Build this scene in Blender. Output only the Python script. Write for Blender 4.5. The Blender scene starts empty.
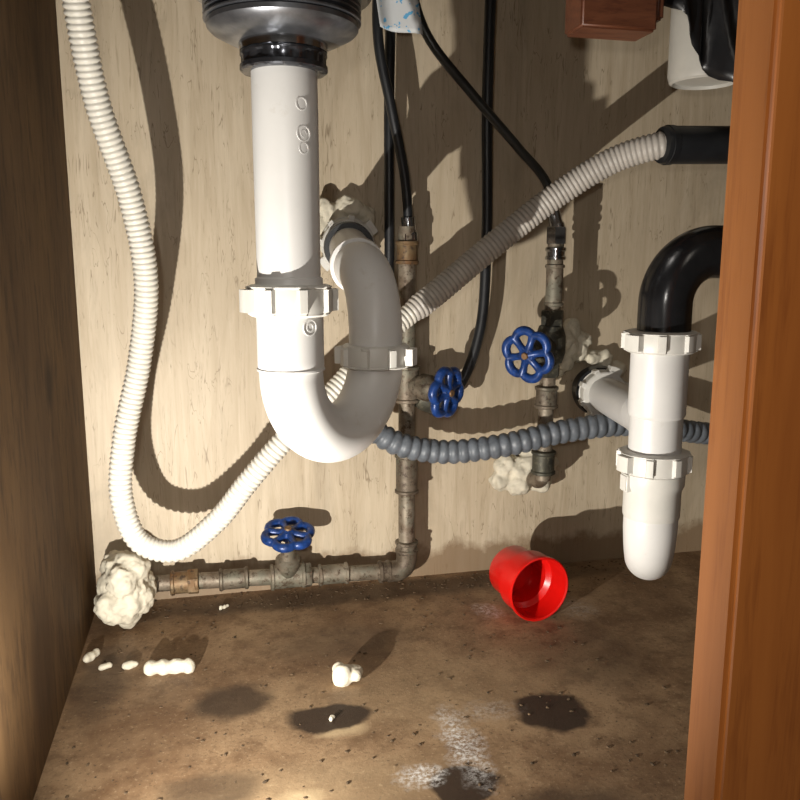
import bpy, bmesh, math, random
from mathutils import Vector, Matrix, noise
random.seed(4)
scene=bpy.context.scene
MM=0.001
# ---------------------------------------------------------------- materials
def newmat(name):
    m=bpy.data.materials.new(name); m.use_nodes=True
    nt=m.node_tree; b=nt.nodes['Principled BSDF']
    return m,nt,b
def node(nt,t,**k):
    n=nt.nodes.new(t)
    for a,v in k.items():
        if a in n.inputs: n.inputs[a].default_value=v
        else: setattr(n,a,v)
    return n
def coords(nt,scale=(1,1,1)):
    tc=node(nt,'ShaderNodeTexCoord'); mp=node(nt,'ShaderNodeMapping'); mp.inputs['Scale'].default_value=scale
    nt.links.new(tc.outputs['Object'],mp.inputs['Vector']); return mp.outputs['Vector']
def noi(nt,vec,scale,detail=4,rough=.6,dist=0):
    n=node(nt,'ShaderNodeTexNoise'); n.inputs['Scale'].default_value=scale; n.inputs['Detail'].default_value=detail
    n.inputs['Roughness'].default_value=rough; n.inputs['Distortion'].default_value=dist
    nt.links.new(vec,n.inputs['Vector']); return n.outputs['Fac']
def ramp(nt,fac,stops):
    r=node(nt,'ShaderNodeValToRGB'); e=r.color_ramp.elements
    while len(e)<len(stops): e.new(.5)
    for i,(p,c) in enumerate(stops):
        e[i].position=p; e[i].color=(c,c,c,1) if isinstance(c,(int,float)) else (*c,1)
    nt.links.new(fac,r.inputs['Fac']); return r.outputs['Color']
def mix(nt,fac,a,b,mode='MIX'):
    n=node(nt,'ShaderNodeMix'); n.data_type='RGBA'; n.blend_type=mode
    for sock,v in ((n.inputs[0],fac),(n.inputs[6],a),(n.inputs[7],b)):
        if isinstance(v,bpy.types.NodeSocket): nt.links.new(v,sock)
        elif isinstance(v,(int,float)): sock.default_value=v
        else: sock.default_value=(*v,1)
    return n.outputs[2]
def math_(nt,op,a,b=0):
    n=node(nt,'ShaderNodeMath'); n.operation=op
    for i,v in enumerate((a,b)):
        if isinstance(v,bpy.types.NodeSocket): nt.links.new(v,n.inputs[i])
        else: n.inputs[i].default_value=v
    return n.outputs[0]
def bump(nt,b,h,strength=.3,dist=.001):
    n=node(nt,'ShaderNodeBump'); n.inputs['Strength'].default_value=strength; n.inputs['Distance'].default_value=dist
    nt.links.new(h,n.inputs['Height']); nt.links.new(n.outputs['Normal'],b.inputs['Normal'])
def spot(nt,vec,c,r,soft=.35):
    s=node(nt,'ShaderNodeVectorMath'); s.operation='SUBTRACT'; nt.links.new(vec,s.inputs[0]); s.inputs[1].default_value=c
    m=node(nt,'ShaderNodeVectorMath'); m.operation='MULTIPLY'; nt.links.new(s.outputs[0],m.inputs[0]); m.inputs[1].default_value=[0 if q==0 else 1/q for q in r]
    l=node(nt,'ShaderNodeVectorMath'); l.operation='LENGTH'; nt.links.new(m.outputs[0],l.inputs[0])
    mr=node(nt,'ShaderNodeMapRange'); nt.links.new(l.outputs['Value'],mr.inputs[0])
    mr.inputs[1].default_value=1+soft; mr.inputs[2].default_value=1-soft; mr.inputs[3].default_value=0; mr.inputs[4].default_value=1
    return mr.outputs[0]
def warp(nt,vec,scale,amt):
    n=node(nt,'ShaderNodeTexNoise'); n.inputs['Scale'].default_value=scale; n.inputs['Detail'].default_value=5; nt.links.new(vec,n.inputs['Vector'])
    s=node(nt,'ShaderNodeVectorMath'); s.operation='SUBTRACT'; nt.links.new(n.outputs['Color'],s.inputs[0]); s.inputs[1].default_value=(.5,.5,.5)
    k=node(nt,'ShaderNodeVectorMath'); k.operation='SCALE'; nt.links.new(s.outputs[0],k.inputs[0]); k.inputs['Scale'].default_value=amt
    a=node(nt,'ShaderNodeVectorMath'); a.operation='ADD'; nt.links.new(vec,a.inputs[0]); nt.links.new(k.outputs[0],a.inputs[1])
    return a.outputs[0]
def simple(name,col,rough=.5,metal=0,var=.0,vscale=60,spec=.5,bmp=0,sss=0,grime=0):
    m,nt,b=newmat(name); b.inputs['Roughness'].default_value=rough; b.inputs['Metallic'].default_value=metal
    b.inputs['Specular IOR Level'].default_value=spec
    v=coords(nt); n=noi(nt,v,vscale,5)
    f=ramp(nt,n,[(.3,0.0),(.7,1.0)])
    c=mix(nt,f,tuple(x*(1-var) for x in col),tuple(min(1,x*(1+var)) for x in col))
    if grime:
        g1=noi(nt,v,38,7,.75,.5)
        c=mix(nt,ramp(nt,g1,[(.60,0),(.72,grime)]),c,(.42,.37,.28))
    nt.links.new(c,b.inputs['Base Color'])
    if bmp: bump(nt,b,n,bmp,.0008)
    if sss:
        b.inputs['Subsurface Weight'].default_value=sss; b.inputs['Subsurface Radius'].default_value=(.004,.004,.003)
    return m
PVC=simple('white_pvc',(.62,.61,.59),.38,var=.03,vscale=30,grime=.35)
NUT=simple('white_nut_plastic',(.60,.585,.54),.4,var=.05,vscale=60,grime=.3)
ABS=simple('black_abs',(.008,.008,.009),.2,var=.3)
RUB=simple('black_rubber',(.010,.011,.013),.42,var=.3)
CBL=simple('supply_line_vinyl',(.022,.024,.022),.35,var=.4)
CHR=simple('tarnished_chrome',(.42,.43,.45),.2,1,var=.35,vscale=80,bmp=.05)
DKM=simple('dark_metal',(.10,.105,.12),.25,.9,var=.5,vscale=70)
THR=simple('threaded_grey_metal',(.22,.23,.25),.3,.9,var=.3,vscale=70)
STEEL=simple('stainless',(.4,.4,.41),.3,1,var=.1)
HOSEW=simple('milky_hose_plastic',(.62,.59,.52),.35,var=.05,sss=.15)
HOSEG=simple('beige_hose_plastic',(.45,.415,.37),.45,var=.12)
GREY=simple('grey_hose_plastic',(.12,.135,.155),.45,var=.3,vscale=90)
BLUE=simple('blue_enamel',(.010,.042,.18),.35,.1,var=.6,vscale=150,bmp=.2)
RED=simple('red_plastic',(.62,.006,.004),.28,var=.06,sss=.08)
CUPW=simple('white_plastic',(.52,.50,.45),.35,var=.05)
BAG=simple('black_bag_film',(.006,.006,.007),.35,var=.3,bmp=.1)
FOAM=simple('spray_foam',(.64,.59,.47),.75,var=.16,vscale=70,bmp=.5,grime=.5)
CRUMB=simple('dirt',(.10,.065,.035),.9,var=.6)
COUNTER=simple('counter_underside',(.16,.10,.055),.8,var=.3)

def pipe_mat(name,a,b2,c,green=0):
    m,nt,b=newmat(name); v=coords(nt)
    n=noi(nt,v,55,6,.65,.4); n2=noi(nt,v,180,5,.7); n3=noi(nt,v,24,5,.7)
    col=mix(nt,ramp(nt,n,[(.38,0),(.62,1)]),a,b2)
    if green: col=mix(nt,ramp(nt,n3,[(.48,0),(.60,green)]),col,(.16,.17,.13))
    col=mix(nt,ramp(nt,n2,[(.52,0),(.64,1)]),col,c)
    nt.links.new(col,b.inputs['Base Color']); b.inputs['Metallic'].default_value=.4; b.inputs['Roughness'].default_value=.55
    bump(nt,b,n2,.4,.0007); return m
PIPE=pipe_mat('weathered_galvanised',(.155,.115,.08),(.27,.23,.175),(.07,.045,.027),.55)
JOINT=pipe_mat('dark_pipe_joint',(.095,.070,.047),(.19,.155,.115),(.05,.032,.02),.5)
BRASS=pipe_mat('tarnished_brass',(.17,.085,.035),(.23,.165,.09),(.07,.045,.03))
VALVE=pipe_mat('dark_valve_body',(.03,.03,.026),(.075,.07,.05),(.13,.12,.085))

def mat_wall():
    m,nt,b=newmat('cream_streaked_panel'); v=coords(nt)
    fine=noi(nt,coords(nt,(1,1,.07)),300,6,.7,.2)
    mid=noi(nt,coords(nt,(1,1,.08)),80,5,.65,.8)
    big=noi(nt,v,5,3)
    c=mix(nt,ramp(nt,mid,[(.33,0),(.67,1)]),(.475,.385,.265),(.60,.505,.37))
    c=mix(nt,ramp(nt,fine,[(.32,.5),(.44,0)]),c,(.29,.215,.14))
    c=mix(nt,ramp(nt,fine,[(.58,0),(.72,.4)]),c,(.67,.59,.46))
    crk=noi(nt,coords(nt,(1,1,.12)),85,3,.5,1.4)
    line=ramp(nt,crk,[(.490,0),(.50,.85),(.510,0)])
    gate=ramp(nt,noi(nt,v,26,2),[(.47,0),(.55,1)])
    c=mix(nt,math_(nt,'MULTIPLY',line,gate),c,(.21,.15,.09))
    c=mix(nt,ramp(nt,big,[(.35,.25),(.6,0)]),c,(.36,.29,.20))
    gst=noi(nt,coords(nt,(1,1,.30)),16,5,.7,1)
    c=mix(nt,ramp(nt,gst,[(.54,0),(.72,.4)]),c,(.30,.25,.18))
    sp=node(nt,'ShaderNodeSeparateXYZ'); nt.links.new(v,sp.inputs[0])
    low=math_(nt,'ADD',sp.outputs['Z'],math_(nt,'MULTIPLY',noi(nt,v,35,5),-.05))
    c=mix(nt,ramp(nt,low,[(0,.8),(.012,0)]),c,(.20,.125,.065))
    nt.links.new(c,b.inputs['Base Color']); b.inputs['Roughness'].default_value=.55
    bump(nt,b,fine,.12,.0006); return m
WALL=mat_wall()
def mat_floor():
    m,nt,b=newmat('stained_chipboard_floor'); v=coords(nt)
    n1=noi(nt,v,9,7,.65,.6); n2=noi(nt,v,45,6,.7); n3=noi(nt,v,320,4,.7)
    c=mix(nt,ramp(nt,n1,[(.36,0),(.62,1)]),(.16,.088,.042),(.34,.225,.125))
    c=mix(nt,ramp(nt,n2,[(.36,.7),(.54,0)]),c,(.12,.064,.030))
    c=mix(nt,ramp(nt,n3,[(.58,0),(.70,.7)]),c,(.42,.31,.19))
    c=mix(nt,ramp(nt,n3,[(.32,.8),(.42,0)]),c,(.045,.027,.015))
    w=warp(nt,v,40,.024)
    for cc,r,k in [((.05,-.325,0),(.10,.03,0),.30),((.17,-.22,0),(.12,.05,0),.2),((.08,-.262,0),(.016,.008,0),.8),((.04,-.330,0),(.014,.010,0),.95)]:
        c=mix(nt,math_(nt,'MULTIPLY',spot(nt,w,cc,r,.4),k),c,(.48,.36,.21))
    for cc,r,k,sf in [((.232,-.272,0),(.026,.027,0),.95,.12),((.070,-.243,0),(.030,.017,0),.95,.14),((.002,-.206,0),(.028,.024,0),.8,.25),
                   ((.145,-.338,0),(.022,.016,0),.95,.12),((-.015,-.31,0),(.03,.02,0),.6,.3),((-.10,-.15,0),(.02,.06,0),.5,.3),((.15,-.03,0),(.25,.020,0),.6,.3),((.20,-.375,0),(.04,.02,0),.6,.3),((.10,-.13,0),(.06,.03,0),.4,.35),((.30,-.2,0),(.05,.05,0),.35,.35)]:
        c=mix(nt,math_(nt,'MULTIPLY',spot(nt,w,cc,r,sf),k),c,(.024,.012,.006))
    pw=warp(nt,v,60,.03); gr=ramp(nt,noi(nt,v,260,5,.8),[(.44,0),(.60,1)])
    for cc,r,k in [((.156,-.295,0),(.011,.036,0),.95),((.118,-.325,0),(.014,.009,0),.95),((.243,-.096,0),(.010,.012,0),.6),((.19,-.262,0),(.018,.010,0),.3),((.33,-.11,0),(.015,.02,0),.3)]:
        c=mix(nt,math_(nt,'MULTIPLY',math_(nt,'MULTIPLY',spot(nt,pw,cc,r,.6),gr),k),c,(.74,.73,.71))
    nt.links.new(c,b.inputs['Base Color']); b.inputs['Roughness'].default_value=.62
    bump(nt,b,n3,.35,.0008); return m
FLOOR=mat_floor()
def mat_wood(name,a,b2,c3,sc,rough=.5,axis=(1,1,.06),knots=(),spec=.5):
    m,nt,b=newmat(name); v=coords(nt,axis); n=noi(nt,v,sc,6,.65,1.0); n2=noi(nt,v,sc*4,5,.7)
    c=mix(nt,ramp(nt,n,[(.32,0),(.68,1)]),a,b2); c=mix(nt,ramp(nt,n2,[(.34,.65),(.5,0)]),c,c3)
    raw=coords(nt); w=warp(nt,raw,30,.015)
    for cc,r,k in knots: c=mix(nt,math_(nt,'MULTIPLY',spot(nt,w,cc,r,.4),k),c,c3)
    nt.links.new(c,b.inputs['Base Color']); b.inputs['Roughness'].default_value=rough; b.inputs['Specular IOR Level'].default_value=spec; bump(nt,b,n2,.1,.0005); return m
SIDE=mat_wood('dark_plywood_side',(.085,.045,.017),(.135,.076,.030),(.036,.018,.007),26,.75,axis=(1,1,.22),spec=.2,knots=[((-.122,-.15,.24),(0,.012,.018),.9),((-.122,-.1,.48),(0,.015,.03),.5),((-.122,-.24,.06),(0,.03,.05),.6)])
STILE=mat_wood('varnished_orange_wood',(.34,.100,.018),(.47,.155,.030),(.20,.048,.009),22,.35)
STILEIN=mat_wood('stile_inner_edge_wood',(.31,.105,.026),(.41,.155,.042),(.19,.055,.013),30,.5)
BLOCK=mat_wood('reddish_wood_block',(.10,.032,.014),(.16,.055,.025),(.06,.016,.009),60,.45,axis=(.2,1,1))

# ---------------------------------------------------------------- mesh helpers
def grp(name,loc=(0,0,0)):
    e=bpy.data.objects.new(name,None); e.empty_display_size=.02; e.location=loc; scene.collection.objects.link(e); return e
def mkobj(name,bm,mat,parent=None,smooth=True,auto=40):
    me=bpy.data.meshes.new(name); bmesh.ops.recalc_face_normals(bm,faces=bm.faces); bm.to_mesh(me); bm.free()
    o=bpy.data.objects.new(name,me); scene.collection.objects.link(o)
    for mm in (mat if isinstance(mat,(list,tuple)) else [mat]): me.materials.append(mm)
    if smooth:
        for p in me.polygons: p.use_smooth=True
        if auto and hasattr(me,'set_sharp_from_angle'): me.set_sharp_from_angle(angle=math.radians(auto))
    if parent: o.parent=parent
    return o
def P(s): return [Vector([float(c)*MM for c in t.split(',')]) for t in s.split()]
def resample(pts,step):
    pts=[Vector(p) for p in pts]; q=[2*pts[0]-pts[1]]+pts+[2*pts[-1]-pts[-2]]; d=[]
    for i in range(1,len(q)-2):
        a,b,c,e=q[i-1],q[i],q[i+1],q[i+2]
        t0=0; t1=t0+max((b-a).length,1e-5)**.5; t2=t1+max((c-b).length,1e-5)**.5; t3=t2+max((e-c).length,1e-5)**.5
        for k in range(30):
            t=t1+(t2-t1)*k/30
            A1=a*((t1-t)/(t1-t0))+b*((t-t0)/(t1-t0)); A2=b*((t2-t)/(t2-t1))+c*((t-t1)/(t2-t1)); A3=c*((t3-t)/(t3-t2))+e*((t-t2)/(t3-t2))
            B1=A1*((t2-t)/(t2-t0))+A2*((t-t0)/(t2-t0)); B2=A2*((t3-t)/(t3-t1))+A3*((t-t1)/(t3-t1))
            d.append(B1*((t2-t)/(t2-t1))+B2*((t-t1)/(t2-t1)))
    d.append(pts[-1]); L=[0]
    for i in range(1,len(d)): L.append(L[-1]+(d[i]-d[i-1]).length)
    n=max(2,int(L[-1]/step)); out=[]; j=0
    for k in range(n+1):
        s=L[-1]*k/n
        while j<len(L)-2 and L[j+1]<s: j+=1
        out.append((d[j].lerp(d[j+1],(s-L[j])/max(1e-9,L[j+1]-L[j])),s))
    return out
def tube(name,pts,rf,mat,parent=None,step=.003,segs=20,raw=False,matfn=None,auto=50):
    S=resample(pts,step) if not raw else None
    if raw:
        S=[];s=0
        for i,p in enumerate(pts):
            if i: s+=(Vector(p)-Vector(pts[i-1])).length
            S.append((Vector(p),s))
    tot=S[-1][1]; bm=bmesh.new(); rings=[]; up=None
    for i,(p,s) in enumerate(S):
        t=(S[min(i+1,len(S)-1)][0]-S[max(i-1,0)][0]).normalized()
        if up is None:
            up=t.cross(Vector((0.3,1,.2))).normalized()
        up=(up-t*up.dot(t)).normalized(); bi=t.cross(up)
        r=rf(s,tot) if callable(rf) else rf
        rings.append([bm.verts.new(p+(up*math.cos(a)+bi*math.sin(a))*r) for a in [2*math.pi*k/segs for k in range(segs)]])
    for i in range(len(rings)-1):
        for k in range(segs):
            f=bm.faces.new((rings[i][k],rings[i][(k+1)%segs],rings[i+1][(k+1)%segs],rings[i+1][k]))
            if matfn: f.material_index=matfn(S[i][1],tot,S[i][0])
    bm.faces.new(rings[0]); bm.faces.new(rings[-1])
    return mkobj(name,bm,mat,parent,auto=auto)
def basis(axis):
    z=Vector(axis).normalized(); x=z.cross(Vector((0,1,0))) if abs(z.y)<.9 else z.cross(Vector((1,0,0)))
    x.normalize(); y=z.cross(x); return Matrix((x,y,z)).transposed().to_4x4()
def lathe(name,prof,org,axis,mat,parent=None,segs=48,rad=None,closed=False,auto=35,rot=0):
    M=Matrix.Translation(org)@basis(axis)@Matrix.Rotation(rot,4,'Z'); bm=bmesh.new(); rings=[]
    for (r,z) in prof:
        ring=[]
        for k in range(segs):
            a=2*math.pi*k/segs; rr=r+(rad(a,r,z) if rad else 0)
            ring.append(bm.verts.new(M@Vector((rr*math.cos(a),rr*math.sin(a),z))))
        rings.append(ring)
    for i in range(len(rings)-1):
        for k in range(segs): bm.faces.new((rings[i][k],rings[i][(k+1)%segs],rings[i+1][(k+1)%segs],rings[i+1][k]))
    if closed:
        for k in range(segs): bm.faces.new((rings[-1][k],rings[-1][(k+1)%segs],rings[0][(k+1)%segs],rings[0][k]))
    else:
        bm.faces.new(rings[0]); bm.faces.new(rings[-1])
    return mkobj(name,bm,mat,parent,auto=auto)
def box(name,lo,hi,mat,parent=None,bev=0,taper=None):
    bm=bmesh.new(); bmesh.ops.create_cube(bm,size=1)
    for v in bm.verts:
        for i in range(3): v.co[i]=lo[i] if v.co[i]<0 else hi[i]
    if bev: bmesh.ops.bevel(bm,geom=bm.edges[:],offset=bev,segments=3,affect='EDGES')
    return mkobj(name,bm,mat,parent,smooth=bool(bev))
def slip_nut(name,c,axis,r,h,mat,parent,rot=0,lug=.0030,n=8,wing=.006):
    def rad(a,rr,z):
        if rr<r*.97: return 0
        d=abs(((a*n/(2*math.pi))+.5)%1-.5)*2*math.pi/n
        k=lug if d<.12 else 0
        dw=min(abs((a+math.pi)%(2*math.pi)-math.pi),abs(a-math.pi))
        if dw<.22: k=wing
        return k if abs(z)<h*.36 else min(k,lug*.35)
    b=.0012
    prof=[(r*.80,-h/2),(r-b,-h/2),(r,-h/2+b),(r,-h*.37),(r+.0001,-h*.35),(r+.0001,h*.35),(r,h*.37),(r+.001,h*.40),(r+.001,h/2-b),(r-b,h/2),(r*.80,h/2)]
    return lathe(name,prof,c,axis,mat,parent,segs=144,rad=rad,rot=rot,auto=30)
def fitting(name,c,axis,r,h,mat,parent,hexa=False):
    b=.0012
    if hexa:
        rad=lambda a,rr,z:(rr*(math.cos(math.pi/6)/math.cos((a%(math.pi/3))-math.pi/6))-rr)
        return lathe(name,[(r*.6,-h/2),(r*.95,-h/2),(r,-h/2+b),(r,h/2-b),(r*.95,h/2),(r*.6,h/2)],c,axis,mat,parent,segs=48,rad=rad,auto=25)
    return lathe(name,[(r*.7,-h/2),(r,-h/2),(r+.0012,-h/2+.0008),(r+.0012,-h/2+.003),(r,-h/2+.004),(r,h/2-.004),(r+.0012,h/2-.003),(r+.0012,h/2-.0008),(r,h/2),(r*.7,h/2)],c,axis,mat,parent,segs=32)
def handwheel(c,axis,parent,R=.0215,lobes=6,rot=0):
    M=Matrix.Translation(c)@basis(axis)@Matrix.Rotation(rot,4,'Z'); bm=bmesh.new(); N=96; K=12; rings=[]
    for i in range(N):
        a=2*math.pi*i/N; rr=R+.0042*abs(math.cos(lobes*a/2))**.8-.0026; ring=[]
        for k in range(K):
            q=2*math.pi*k/K; x=rr+.0044*math.cos(q); z=.0044*math.sin(q)
            ring.append(bm.verts.new(M@Vector((x*math.cos(a),x*math.sin(a),z))))
        rings.append(ring)
    for i in range(N):
        for k in range(K): bm.faces.new((rings[i][k],rings[i][(k+1)%K],rings[(i+1)%N][(k+1)%K],rings[(i+1)%N][k]))
    mkobj('handwheel_rim',bm,BLUE,parent,auto=0)
    for i in range(lobes):
        a=2*math.pi*(i+.5)/lobes
        p0=M@Vector((.003*math.cos(a),.003*math.sin(a),.0015)); p1=M@Vector(((R-.002)*math.cos(a),(R-.002)*math.sin(a),0))
        tube('handwheel_spoke_%d'%(i+1),[p0,p0.lerp(p1,.5),p1],lambda s,t:.0034+.0014*(2*s/t-1)**2,BLUE,parent,segs=10)
    lathe('handwheel_hub',[(.004,-.004),(.0080,-.004),(.0083,.002),(.0065,.0045),(.003,.005)],M.translation,axis,BLUE,parent,segs=24)
    lathe('handwheel_screw',[(.002,.003),(.0035,.0045),(.0035,.0065),(.0028,.0075)],M.translation,axis,BRASS,parent,segs=16)

# ---------------------------------------------------------------- cabinet shell
box('floor',(-.16,-.54,-.02),(.80,.012,0),FLOOR)
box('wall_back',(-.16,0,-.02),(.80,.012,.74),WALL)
box('wall_left',(-.140,-.52,0),(-.122,0,.72),SIDE)
box('wall_right',(.78,-.52,0),(.80,0,.72),SIDE)
box('ceiling',(-.16,-.54,.72),(.80,.012,.74),COUNTER)
def stile(name,x0,x1):
    bm=bmesh.new(); bmesh.ops.create_cube(bm,size=1)
    lo=(x0,-.541,-.10); hi=(x1,-.518,.80)
    for v in bm.verts:
        for i in range(3): v.co[i]=lo[i] if v.co[i]<0 else hi[i]
    bmesh.ops.bevel(bm,geom=[e for e in bm.edges if abs(e.verts[0].co.z-e.verts[1].co.z)>.5],offset=.0022,segments=3,affect='EDGES')
    o=mkobj(name,bm,[STILE,STILEIN])
    for p in o.data.polygons:
        if abs(p.normal.x)>.9: p.material_index=1
stile('trim_1',.1790,.30)
stile('trim_2',-.19,-.137)

# ---------------------------------------------------------------- sink
g=grp('kitchen_sink')
bm=bmesh.new()
x0,x1,y0,y1,z0,z1=-.13,.215,-.47,-.17,.535,.719
bmesh.ops.create_cube(bm,size=1)
for v in bm.verts:
    v.co.x=x0 if v.co.x<0 else x1; v.co.y=y0 if v.co.y<0 else y1; v.co.z=z0 if v.co.z<0 else z1
bmesh.ops.bevel(bm,geom=[e for e in bm.edges if not(e.verts[0].co.z>.7 and e.verts[1].co.z>.7)],offset=.025,segments=5,affect='EDGES')
mkobj('basin',bm,STEEL,g)
dc=Vector((.0445,-.290,0))
lathe('strainer_flange',[(.030,.535),(.056,.535),(.056,.529),(.052,.526),(.052,.505),(.030,.505)],dc,(0,0,1),STEEL,g,segs=64)
lathe('strainer_locknut',[(.030,.506),(.050,.506),(.0515,.503),(.0515,.482),(.0505,.4785),(.0485,.477),(.030,.477)],dc,(0,0,1),STEEL,g,segs=120,
      rad=lambda a,r,z:(.0009*(1 if math.sin(a*24)>0 else 0) if r>.051 else 0))
pr=[(.030,.478)]
z=.478
while z>.4650:
    pr+=[(.0430,z),(.0447,z-.0006),(.0447,z-.0014),(.0422,z-.0020)]; z-=.0030
pr+=[(.0432,.4635),(.0430,.4610),(.041,.4590),(.032,.4545),(.024,.4525)]
lathe('strainer_threads',pr,dc,(0,0,1),THR,g,segs=72)
lathe('strainer_neck',[(.020,.455),(.0250,.455),(.0254,.453),(.0250,.4485),(.022,.4485)],dc,(0,0,1),CHR,g,segs=64)
lathe('tailpiece_nut',[(.020,.4490),(.0242,.4490),(.0250,.4478),(.0250,.4465),(.0243,.4455),(.0243,.4415),(.0252,.4408),(.0252,.4385),(.0240,.4375),(.019,.4375)],dc,(0,0,1),DKM,g,segs=80,
      rad=lambda a,r,z:(-.0006 if (r<.0245 and r>.0236 and math.sin(a*16)>.3) else 0))

# ---------------------------------------------------------------- main P-trap
g=grp('drain_p_trap')
A=Vector((.0445,-.290,0)); B=Vector((.111,-.222,0))
lathe('tailpiece',[(.017,.447),(.0190,.447),(.0192,.40),(.0190,.31),(.017,.31)],A,(0,0,1),PVC,g,segs=48)
lathe('tailpiece_lower_ridge',[(.0190,.3215),(.0203,.3205),(.0203,.317),(.0190,.316)],A,(0,0,1),PVC,g,segs=48)
slip_nut('slip_nut_upper',A+Vector((0,0,.3075)),(0,0,1),.0240,.019,NUT,g,rot=.22,wing=.0058)
dv=(B-A); hr=dv.length/2; mid=(A+B)/2; dn=dv.normalized()
pts=[A+Vector((0,0,.3005-.0037*i)) for i in range(11)]
for i in range(1,41):
    a=math.pi*i/40; pts.append(mid-dn*hr*math.cos(a)+Vector((0,0,.2635-hr*math.sin(a)*.98)))
pts+=[B+Vector((0,0,.265)),B+Vector((0,0,.268))]
def rU(s,t):
    if s<.0345: return .0203
    if s<.0375: return .0203-.0009*((s-.0345)/.003)
    return .0196
tube('u_bend',pts,rU,PVC,g,raw=True,segs=48,auto=60)
lathe('socket_ridge',[(.0196,-.001),(.0208,-.0006),(.0208,.0006),(.0196,.001)],A+Vector((0,0,.2655)),(0,0,1),PVC,g,segs=48)
slip_nut('slip_nut_lower',B+Vector((0,0,.2640)),(0,0,-1),.0235,.0165,NUT,g,rot=.5,wing=.0060)
W=Vector((.127,0,.348))
el=[B+Vector((0,0,.268)),B+Vector((0,0,.280))]
for i in range(1,17):
    a=math.pi/2*i/16; el.append(B+Vector((-.004*(1-math.cos(a)),.046*(1-math.cos(a)),.280+.046*math.sin(a))))
e0=el[-1]
tube('trap_elbow',el,lambda s,t:.0190,PVC,g,raw=True,segs=48,auto=60)
arm=[e0,e0.lerp(W,.35),e0.lerp(W,.7),W+Vector((0,.008,0))]
tube('trap_arm',arm,.0180,PVC,g,segs=40)
ad=(W-e0).normalized()
lathe('arm_hub',[(.0185,-.006),(.0212,-.005),(.0212,.008),(.0185,.009)],e0+ad*.01,ad,PVC,g,segs=48)
lathe('arm_rubber_ring',[(.018,-.004),(.0225,-.004),(.0232,0),(.0225,.004),(.018,.004)],W-ad*.045,ad,RUB,g,segs=48)
slip_nut('arm_wall_nut',W-ad*.028,ad,.0245,.018,NUT,g,rot=.9)
for k,(an,z,cc,rs) in enumerate([(-1.15,.418,A,(.0034,)),(-1.1,.402,A,(.0042,.0018)),(-1.1,.394,A,(.0030,)),(-1.05,.292,A,(.0046,.0022))]):
    rr=.0190 if z>.3 else .0203
    c=cc+Vector((rr*math.cos(an),rr*math.sin(an),z)); nrm=Vector((math.cos(an),math.sin(an),0))
    for r in rs:
        lathe('mould_stamp_%d_%d'%(k+1,int(r*1e4)),[(r-.0004,-.0006),(r-.0003,.00022),(r+.0003,.00022),(r+.0004,-.0006)],c,nrm,PVC,g,segs=24,closed=True)
c=mid+dn*hr*.55+Vector((0,0,.2635-hr*.835))
nrm=Vector((.45,-.85,-.10)).normalized()
lathe('bend_boss',[(.0005,-.004),(.0038,-.004),(.0038,.0006),(.0030,.0010),(.0005,.0010)],c+nrm*.0190,nrm,PVC,g,segs=24)

# ---------------------------------------------------------------- right-hand drain
g=grp('branch_drain_trap')
A2=Vector((.3135,-.26,0))
lathe('upper_pipe',[(.016,.272),(.0205,.272),(.0205,.2205),(.0198,.219),(.0190,.218),(.0190,.187),(.016,.187)],A2,(0,0,1),PVC,g,segs=48)
slip_nut('slip_nut_upper',A2+Vector((0,0,.2735)),(0,0,1),.0245,.0155,NUT,g,rot=.3,wing=.0052)
slip_nut('slip_nut_lower',A2+Vector((0,0,.1845)),(0,0,1),.0240,.0165,NUT,g,rot=.15,wing=.0050)
lathe('slip_nut_collar',[(.019,.176),(.0228,.176),(.0228,.168),(.0208,.163),(.0208,.144),(.0203,.142),(.018,.142)],A2,(0,0,1),NUT,g,segs=48)
box('collar_lug',(.2885,-.266,.163),(.2975,-.256,.176),NUT,g,bev=.001)
Bq=Vector((.3535,-.193,0)); dv=Bq-A2; hr2=dv.length/2; md=(A2+Bq)/2; dn=dv.normalized()
pts=[A2+Vector((0,0,.178-.004*i)) for i in range(11)]
for i in range(1,41):
    a=math.pi*i/40; pts.append(md-dn*hr2*math.cos(a)+Vector((0,0,.136-hr2*math.sin(a)*.98)))
pts+=[Bq+Vector((0,0,.145+.006*i)) for i in range(7)]
tube('u_bend',pts,lambda s,t:.0198 if s<.045 else max(.0182,.0198-(s-.045)*.05),PVC,g,raw=True,segs=48,auto=60)
W2=Vector((.392,0,.196))
el=[Bq+Vector((0,0,.178))]
for i in range(1,13):
    a=math.pi/2*i/12; el.append(Bq+Vector((.004*(1-math.cos(a)),.03*(1-math.cos(a)),.178+.022*math.sin(a))))
tube('trap_elbow',el,.0185,PVC,g,raw=True,segs=40,auto=60)
ad2=(W2-el[-1]).normalized()
tube('trap_arm',[el[-1],el[-1].lerp(W2,.5),W2+ad2*.008],.0180,PVC,g,segs=40)
lathe('arm_rubber_ring',[(.018,-.010),(.0250,-.010),(.0265,0),(.0250,.010),(.018,.010)],W2-ad2*.022,ad2,RUB,g,segs=48)
slip_nut('arm_wall_nut',W2-ad2*.046,ad2,.0230,.017,NUT,g,rot=.4)
pts=[Vector((.3155,-.26,.268)),Vector((.3155,-.26,.280)),Vector((.3155,-.26,.292)),Vector((.3155,-.26,.300))]
for i in range(1,21):
    a=math.pi/2*i/20; pts.append(Vector((.3155+.036*(1-math.cos(a)),-.26,.300+.037*math.sin(a))))
pts+=[Vector((.37,-.26,.337)),Vector((.45,-.26,.338)),Vector((.60,-.26,.339))]
tube('black_elbow_pipe',pts,lambda s,t:.0188,ABS,g,raw=True,segs=48,auto=70)
lathe('elbow_end_band',[(.0185,-.007),(.0200,-.007),(.0200,.007),(.0185,.007)],Vector((.372,-.26,.337)),(1,0,0),ABS,g,segs=48)
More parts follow.
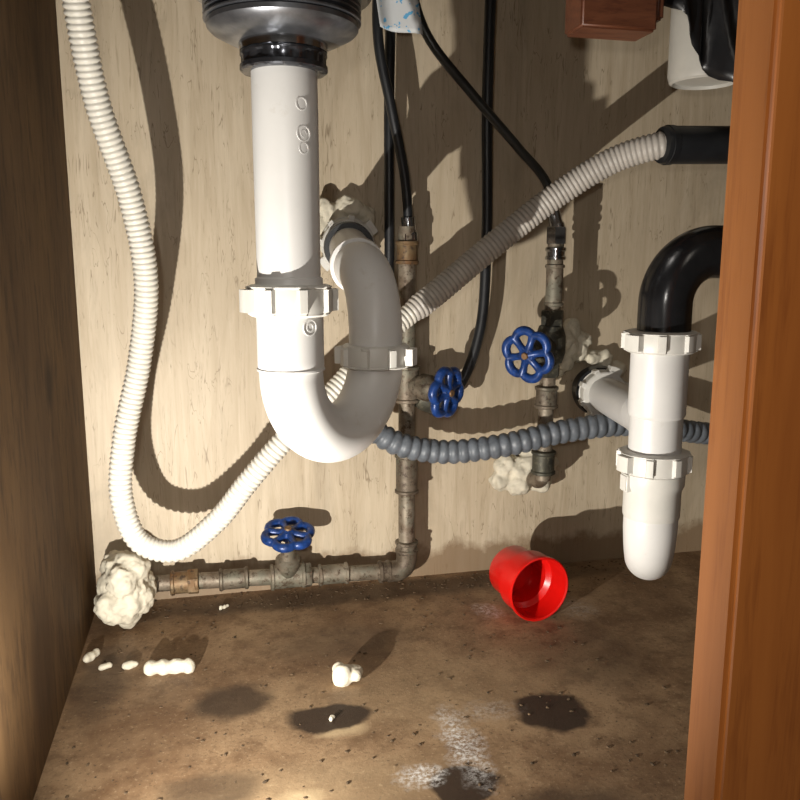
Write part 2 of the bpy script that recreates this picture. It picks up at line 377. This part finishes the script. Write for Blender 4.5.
lathe('clamp_screw',[(.001,-.004),(.0035,-.004),(.004,0),(.0035,.004),(.001,.004)],Vector((.360,-.280,.331)),(.3,-1,0),CHR,g,segs=12)

# ---------------------------------------------------------------- corrugated hoses
def corr(r,pitch,amp,r2=None,xt=None):
    def f(s,t):
        rr=r
        if r2: rr=r+(r2-r)*max(0,min(1,(s-xt)/.01))
        return rr+amp*(abs(math.cos(math.pi*s/pitch))**.7*2-1)
    return f
g=grp('dishwasher_drain_hose')
wh=P('-87,-210,640 -87,-185,575 -84,-160,507 -77,-140,445 -59,-120,376 -52,-110,316 -61,-100,251 -77,-100,185 -81,-105,135 -68,-110,99 -40,-115,91 -6,-120,115 23,-125,151 53,-125,184 93,-115,218 144,-100,267 196,-90,305 251,-90,349 303,-100,390 344,-120,417 379,-140,428 400,-140,430')
Sx=[s for p,s in resample(wh,.002) if p.x>.168 and p.z>.25][0]
tube('corrugated_tube',wh,corr(.0088,.0043,.0008,.0108,Sx),[HOSEW,HOSEG],g,step=.00072,segs=20,auto=0,matfn=lambda s,t,p:1 if s>Sx else 0)
lathe('rubber_cuff',[(.010,-.004),(.0150,-.003),(.0158,0),(.0158,.085),(.012,.087)],Vector((.379,-.14,.4275)),(1,0,.03),RUB,g,segs=40)
lathe('cuff_band',[(.0150,0),(.0165,.001),(.0165,.006),(.0150,.007)],Vector((.379,-.14,.4275)),(1,0,.03),RUB,g,segs=40)
tube('cuff_extension',P('460,-140,430 530,-140,432 620,-140,436 780,-140,440'),.0125,RUB,g)
g=grp('corrugated_waste_hose')
gr=P('109,8,196 120,-35,192 138,-62,177 161,-66,162 206,-66,151 262,-78,157 322,-80,168 392,-76,171 492,-56,153 598,-40,137 780,-40,130')
tube('corrugated_tube',gr,corr(.0104,.0098,.0014),GREY,g,step=.0012,segs=20,auto=0)

# ---------------------------------------------------------------- supply pipework
g=grp('cold_water_riser')
tube('vertical_pipe',P('180,-30,362 180,-30,300 180,-30,200 180,-30,110 180,-30,34'),.0083,PIPE,g)
tube('elbow',[Vector((.180,-.03,.040)),Vector((.180,-.03,.032)),Vector((.1775,-.03,.0245)),Vector((.171,-.03,.021)),Vector((.162,-.03,.0205))],.0105,JOINT,g,step=.002)
tube('horizontal_pipe',P('168,-30,21 122,-30,22 60,-30,25 -24,-30,28 -100,-30,30'),.0078,PIPE,g)
for n,c,ax,r,h,m in [('coupling_top',(180,-30,338),(0,0,1),.0098,.022,BRASS),('tee_valve',(180,-30,212),(0,0,1),.0118,.036,PIPE),
    ('coupling_low',(180,-30,122),(0,0,1),.0108,.040,JOINT),('coupling_floor',(180,-30,46),(0,0,1),.0105,.012,JOINT),
    ('coupling_elbow',(157,-30,21),(1,0,0),.0100,.012,JOINT),('coupling_mid',(105,-30,23),(1,0,0),.0096,.030,PIPE),
    ('valve_body',(60,-30,25),(1,0,0),.0115,.034,PIPE),('coupling_left',(8,-30,27),(1,0,0),.0096,.028,JOINT),('union_left',(-38,-30,28),(1,0,0),.0105,.026,BRASS)]:
    fitting(n,Vector(c)*MM,ax,r,h,m,g)
fitting('union_hex',Vector((-.030,-.03,.028)),(1,0,0),.0125,.010,BRASS,g,True)
fitting('valve_hex',Vector((.078,-.03,.0245)),(1,0,0),.0125,.010,JOINT,g,True)
fitting('supply_hex',Vector((.181,-.03,.350)),(0,0,1),.0090,.012,CHR,g,True)
ax=Vector((0,-.30,.95)).normalized(); b0=Vector((.060,-.03,.025))
lathe('bonnet',[(.010,0),(.0105,.012),(.012,.014),(.012,.021),(.008,.024),(.0065,.030),(.0065,.034),(.003,.035),(.003,.052)],b0,ax,JOINT,g,segs=24)
handwheel(b0+ax*.051,ax,g,rot=.2,R=.0205)
ax=Vector((.62,-.78,-.08)).normalized(); b0=Vector((.182,-.03,.212))
lathe('branch_bonnet',[(.010,0),(.0105,.014),(.013,.016),(.013,.025),(.009,.028),(.007,.034),(.003,.035),(.003,.048)],b0,ax,JOINT,g,segs=24)
lathe('branch_valve_body',[(.004,-.014),(.011,-.012),(.0135,-.004),(.0135,.006),(.011,.013),(.004,.015)],Vector((.203,-.030,.196)),(1,0,-.35),VALVE,g,segs=32)
handwheel(b0+ax*.045,ax,g,rot=.5,R=.0205)

g=grp('hot_water_riser',(-.0065,-.015,.002))
tube('vertical_pipe',P('327,-40,360 326,-40,300 324,-40,248 322,-40,180 321,-40,112'),.0078,PIPE,g)
fitting('supply_nut',Vector((.327,-.04,.352)),(0,0,1),.0100,.016,CHR,g,True)
fitting('compression_collar',Vector((.3268,-.04,.335)),(0,0,1),.0088,.012,CHR,g)
fitting('chrome_sleeve',Vector((.3265,-.04,.305)),(0,0,1),.0082,.040,PIPE,g)
fitting('valve_body_top',Vector((.3255,-.04,.272)),(0,0,1),.0115,.018,VALVE,g,True)
lathe('valve_body',[(.006,-.020),(.0115,-.018),(.0145,-.008),(.0145,.008),(.0115,.018),(.006,.020)],Vector((.3245,-.04,.248)),(0,0,1),VALVE,g,segs=32)
fitting('valve_body_base',Vector((.3235,-.04,.223)),(0,0,1),.0110,.014,VALVE,g,True)
fitting('coupling',Vector((.322,-.04,.196)),(0,0,1),.0105,.022,JOINT,g)
fitting('coupling_low',Vector((.321,-.04,.130)),(0,0,1),.0110,.024,VALVE,g)
ax=Vector((-.75,-.65,-.12)).normalized(); b0=Vector((.3245,-.04,.248))
lathe('bonnet',[(.010,0),(.011,.016),(.0125,.018),(.0125,.026),(.008,.029),(.007,.036),(.003,.037),(.003,.052)],b0,ax,VALVE,g,segs=24)
handwheel(b0+ax*.048,ax,g,rot=.1,R=.0215)
tube('wall_stub',P('321,-40,116 321,-30,108 321,-5,106 321,21,106'),.0078,PIPE,g)

# ---------------------------------------------------------------- flexible lines
def cable(name,s,r,mat=CBL,ferr=None):
    g=grp(name); p=P(s); tube('line',p,r,mat,g,step=.005,segs=14)
    if ferr:
        d=(p[-1]-p[-2]).normalized(); lathe('ferrule',[(r,-.016),(r+.0022,-.015),(r+.0022,-.002),(r+.0035,0),(r+.0035,.008),(r,.009)],p[-1],d,CHR,g,segs=20)
    return g
cable('faucet_supply_line','149,-90,700 149,-55,586 149,-50,521 162,-45,464 177,-35,404 182,-30,356',.0046,RUB,True)
cable('faucet_supply_line','140,-120,700 170,-66,600 180,-60,549 193,-60,521 234,-55,479 280,-55,433 309,-55,402 320,-55,364',.0042,CBL,True)
cable('rubber_supply_tube','166,-40,700 166,-30,594 163,-30,475 165,-20,331 164,-18,244 172,-20,215',.0048,RUB)
cable('rubber_supply_tube','250,-80,700 253,-50,594 254,-40,477 259,-30,341 254,-30,263 236,-30,212 214,-32,190 204,-30,192',.0052,RUB)
g=grp('paper_tag')
bm=bmesh.new(); nx,nz=10,8; vs=[[None]*(nz+1) for _ in range(nx+1)]
for i in range(nx+1):
    for j in range(nz+1):
        u=i/nx; w=j/nz; x=.142+.036*u+.006*w; z=.562-.034*w-.006*u; y=-.068+.006*math.sin(u*5)+.003*w
        vs[i][j]=bm.verts.new((x,y,z))
for i in range(nx):
    for j in range(nz): bm.faces.new((vs[i][j],vs[i+1][j],vs[i+1][j+1],vs[i][j+1]))
TAG,nt,b=newmat('printed_tag'); v=coords(nt); n=noi(nt,v,170,2)
nt.links.new(mix(nt,ramp(nt,n,[(.60,0),(.63,1)]),(.55,.57,.58),(.10,.35,.6)),b.inputs['Base Color'])
o=mkobj('tag_sheet',bm,TAG,g); md_=o.modifiers.new('s','SOLIDIFY'); md_.thickness=.0005

# ---------------------------------------------------------------- things hanging top right
g=grp('wooden_block')
box('block_body',(.259,-.225,.493),(.318,-.195,.56),BLOCK,g,bev=.002)
box('block_end',(.3185,-.222,.502),(.325,-.198,.553),BLOCK,g,bev=.002)
box('block_hanger',(.272,-.220,.559),(.308,-.202,.721),BLOCK,g,bev=.002)
lathe('block_screw',[(.001,0),(.004,.0),(.0035,.0015),(.001,.002)],Vector((.272,-.2255,.515)),(0,-1,0),CHR,g,segs=16)
g=grp('white_spray_nozzle_cup')
lathe('cup_body',[(.010,.720),(.014,.715),(.014,.60),(.029,.575),(.0300,.57),(.0300,.483),(.0285,.478),(.026,.4765),(.0245,.479),(.010,.479)],Vector((.407,-.15,0)),(0,0,1),CUPW,g,segs=48)
g=grp('black_plastic_bag')
bm=bmesh.new(); nu,nv=70,36; vs=[]
for i in range(nu+1):
    row=[]; u=i/nu
    for j in range(nv+1):
        w=j/nv
        x=.327+.29*u
        k=max(0,min(1,(x-.327)/.070))
        low=.524-.070*k-.004*math.sin(k*math.pi)+.0015*math.sin(x*260)+.16*max(0,(x-.400)/.2)
        z=low+(.719-low)*w
        y=-.212+.006*math.sin(x*140+w*3)*(.4+.6*(1-w))+.004*math.sin(x*330+z*60)+.008*noise.noise(Vector((x*25,0,z*18)))
        row.append(bm.verts.new((x,y,z)))
    vs.append(row)
for i in range(nu):
    for j in range(nv): bm.faces.new((vs[i][j],vs[i+1][j],vs[i+1][j+1],vs[i][j+1]))
o=mkobj('bag_film',bm,BAG,g,auto=0); m_=o.modifiers.new('s','SOLIDIFY'); m_.thickness=.001

# ---------------------------------------------------------------- spray foam
ctex=bpy.data.textures.new('foam_clouds','CLOUDS'); ctex.noise_scale=.012; ctex.noise_depth=4
def foam(name,blobs,parent=None,vox=.0014,disp=.010,squash=1):
    bm=bmesh.new()
    for (c,r) in blobs:
        m=Matrix.Translation(Vector(c))@Matrix.Rotation(random.uniform(0,3),4,'X')@Matrix.Diagonal((r*random.uniform(.8,1.3),r*random.uniform(.8,1.2),r*squash*random.uniform(.7,1.1),1))
        bmesh.ops.create_icosphere(bm,subdivisions=3,radius=1,matrix=m)
    o=mkobj(name,bm,FOAM,parent,auto=0)
    rm=o.modifiers.new('r','REMESH'); rm.mode='VOXEL'; rm.voxel_size=vox; rm.use_smooth_shade=True
    sm=o.modifiers.new('s0','SMOOTH'); sm.factor=.5; sm.iterations=6
    d=o.modifiers.new('d','DISPLACE'); d.texture=ctex; d.texture_coords='GLOBAL'; d.strength=disp; d.mid_level=.5
    sm=o.modifiers.new('s','SMOOTH'); sm.factor=.4; sm.iterations=1
    return o
def cluster(c,R,n,r0,r1,flat=(1,1,1)):
    out=[(c,R)]
    for i in range(n):
        v=Vector((random.gauss(0,1),random.gauss(0,1),random.gauss(0,1))).normalized()
        out.append((Vector(c)+Vector((v.x*flat[0],v.y*flat[1],v.z*flat[2]))*R*.95,random.uniform(r0,r1)))
    return out
foam('spray_foam',cluster((-.0915,-.052,.038),.022,18,.009,.017,(.8,.95,1.1)))
foam('spray_foam',[((.112,-.008,.372),.013),((.127,-.012,.378),.012),((.140,-.010,.374),.011),((.146,-.010,.362),.010),((.098,-.01,.362),.012),((.148,-.01,.342),.007),((.105,-.016,.380),.008),((.097,-.008,.345),.010)])
foam('spray_foam',[((.345,-.008,.232),.012),((.356,-.012,.240),.012),((.368,-.012,.236),.010),((.345,-.010,.215),.010),((.352,-.014,.226),.009),((.414,-.008,.215),.011),((.420,-.008,.195),.010),((.40,-.01,.228),.010),((.385,-.01,.232),.009),((.350,-.012,.250),.013),((.342,-.010,.244),.011),((.36,-.01,.260),.011),((.372,-.01,.248),.010)])
foam('spray_foam',[((.290,-.014,.118),.014),((.310,-.018,.112),.017),((.332,-.014,.118),.014),((.285,-.014,.104),.012),((.302,-.018,.102),.013),((.326,-.02,.102),.012),((.340,-.012,.106),.009),((.318,-.012,.132),.011),((.296,-.012,.136),.009),((.338,-.01,.132),.008)])
sc=[]
def scrap(x,y,L,r,ang,n=4):
    for i in range(n):
        t=(i/(n-1)-.5) if n>1 else 0
        sc.append((Vector((x+math.cos(ang)*L*t,y+math.sin(ang)*L*t,r*.75)),r*random.uniform(.85,1.1)))
scrap(-.047,-.149,.030,.0062,-.1,7)
scrap(.092,-.196,.010,.0078,.4,3); sc.append((Vector((.086,-.192,.008)),.006)); sc.append((Vector((.098,-.200,.006)),.006))
scrap(-.112,-.112,.010,.0045,.9,4); scrap(-.099,-.132,.006,.0028,.3,3); scrap(-.079,-.134,.006,.0032,.2,3)
scrap(-.002,-.035,.008,.0022,.6,3); scrap(.072,-.247,.003,.0020,1,2)
foam('foam_scraps',sc,vox=.0009,disp=.0035)
bm=bmesh.new()
for i in range(620):
    if i<330: x=random.uniform(-.11,.45); y=-abs(random.gauss(0,.03))-.003
    else: x=random.uniform(-.11,.34); y=random.uniform(-.36,-.01)
    s=random.uniform(.0004,.0015)
    m=Matrix.Translation((x,y,s*.4))@Matrix.Rotation(random.uniform(0,6),4,'Z')@Matrix.Diagonal((s*random.uniform(.7,2),s,s*.45,1))
    bmesh.ops.create_icosphere(bm,subdivisions=1,radius=1,matrix=m)
mkobj('dirt_crumbs',bm,CRUMB,smooth=False)

# ---------------------------------------------------------------- red cup (on its side, mouth to the front)
g=grp('red_plastic_cup')
ax=Vector((-.16,.98,.0)).normalized()
prof=[(.0300,0),(.0310,.0005),(.0312,.004),(.0300,.0055),(.0296,.024),(.0255,.028),(.0250,.052),(.0240,.054),(.0005,.054),(.0005,.051),(.0225,.051),(.0235,.028),(.0276,.024),(.0286,.001)]
lathe('cup_shell',prof,Vector((.283,-.130,.0312)),ax,RED,g,segs=72,closed=True)

# ---------------------------------------------------------------- camera
cam=bpy.data.cameras.new('camera'); co=bpy.data.objects.new('camera',cam); scene.collection.objects.link(co)
yw=math.radians(13); pt=math.radians(10)
co.location=(0,-.78,.332); co.rotation_euler=(math.radians(80),0,-yw)
cam.sensor_width=36; cam.lens=36; cam.clip_start=.01; scene.camera=co
# ---------------------------------------------------------------- lights
l=bpy.data.lights.new('work_torch','SPOT'); l.energy=13.5; l.shadow_soft_size=.0025; l.color=(1,.95,.87)
l.spot_size=math.radians(134); l.spot_blend=.75
lo=bpy.data.objects.new('work_torch',l); lo.location=(-.104,-.46,.066); scene.collection.objects.link(lo)
d=Vector((.27,0,.36))-lo.location; lo.rotation_euler=d.to_track_quat('-Z','Y').to_euler()
l=bpy.data.lights.new('camera_fill','POINT'); l.energy=2.1; l.shadow_soft_size=.01; l.color=(1,.95,.88)  # fill light added beside the camera to brighten the floor and shadows
lo=bpy.data.objects.new('camera_fill',l); lo.location=(-.03,-.80,.36); scene.collection.objects.link(lo)
l=bpy.data.lights.new('kitchen_ceiling_light','AREA'); l.shape='SQUARE'; l.size=.5; l.energy=4; l.color=(1,.92,.80)
lo=bpy.data.objects.new('kitchen_ceiling_light',l); lo.location=(.1,-1.9,1.5); scene.collection.objects.link(lo)
d=Vector((.15,-.3,.2))-lo.location; lo.rotation_euler=d.to_track_quat('-Z','Y').to_euler()
w=bpy.data.worlds.new('kitchen_ambient'); w.use_nodes=True; scene.world=w
w.node_tree.nodes['Background'].inputs[0].default_value=(1,.86,.70,1); w.node_tree.nodes['Background'].inputs[1].default_value=.055
scene.view_settings.view_transform='Standard'
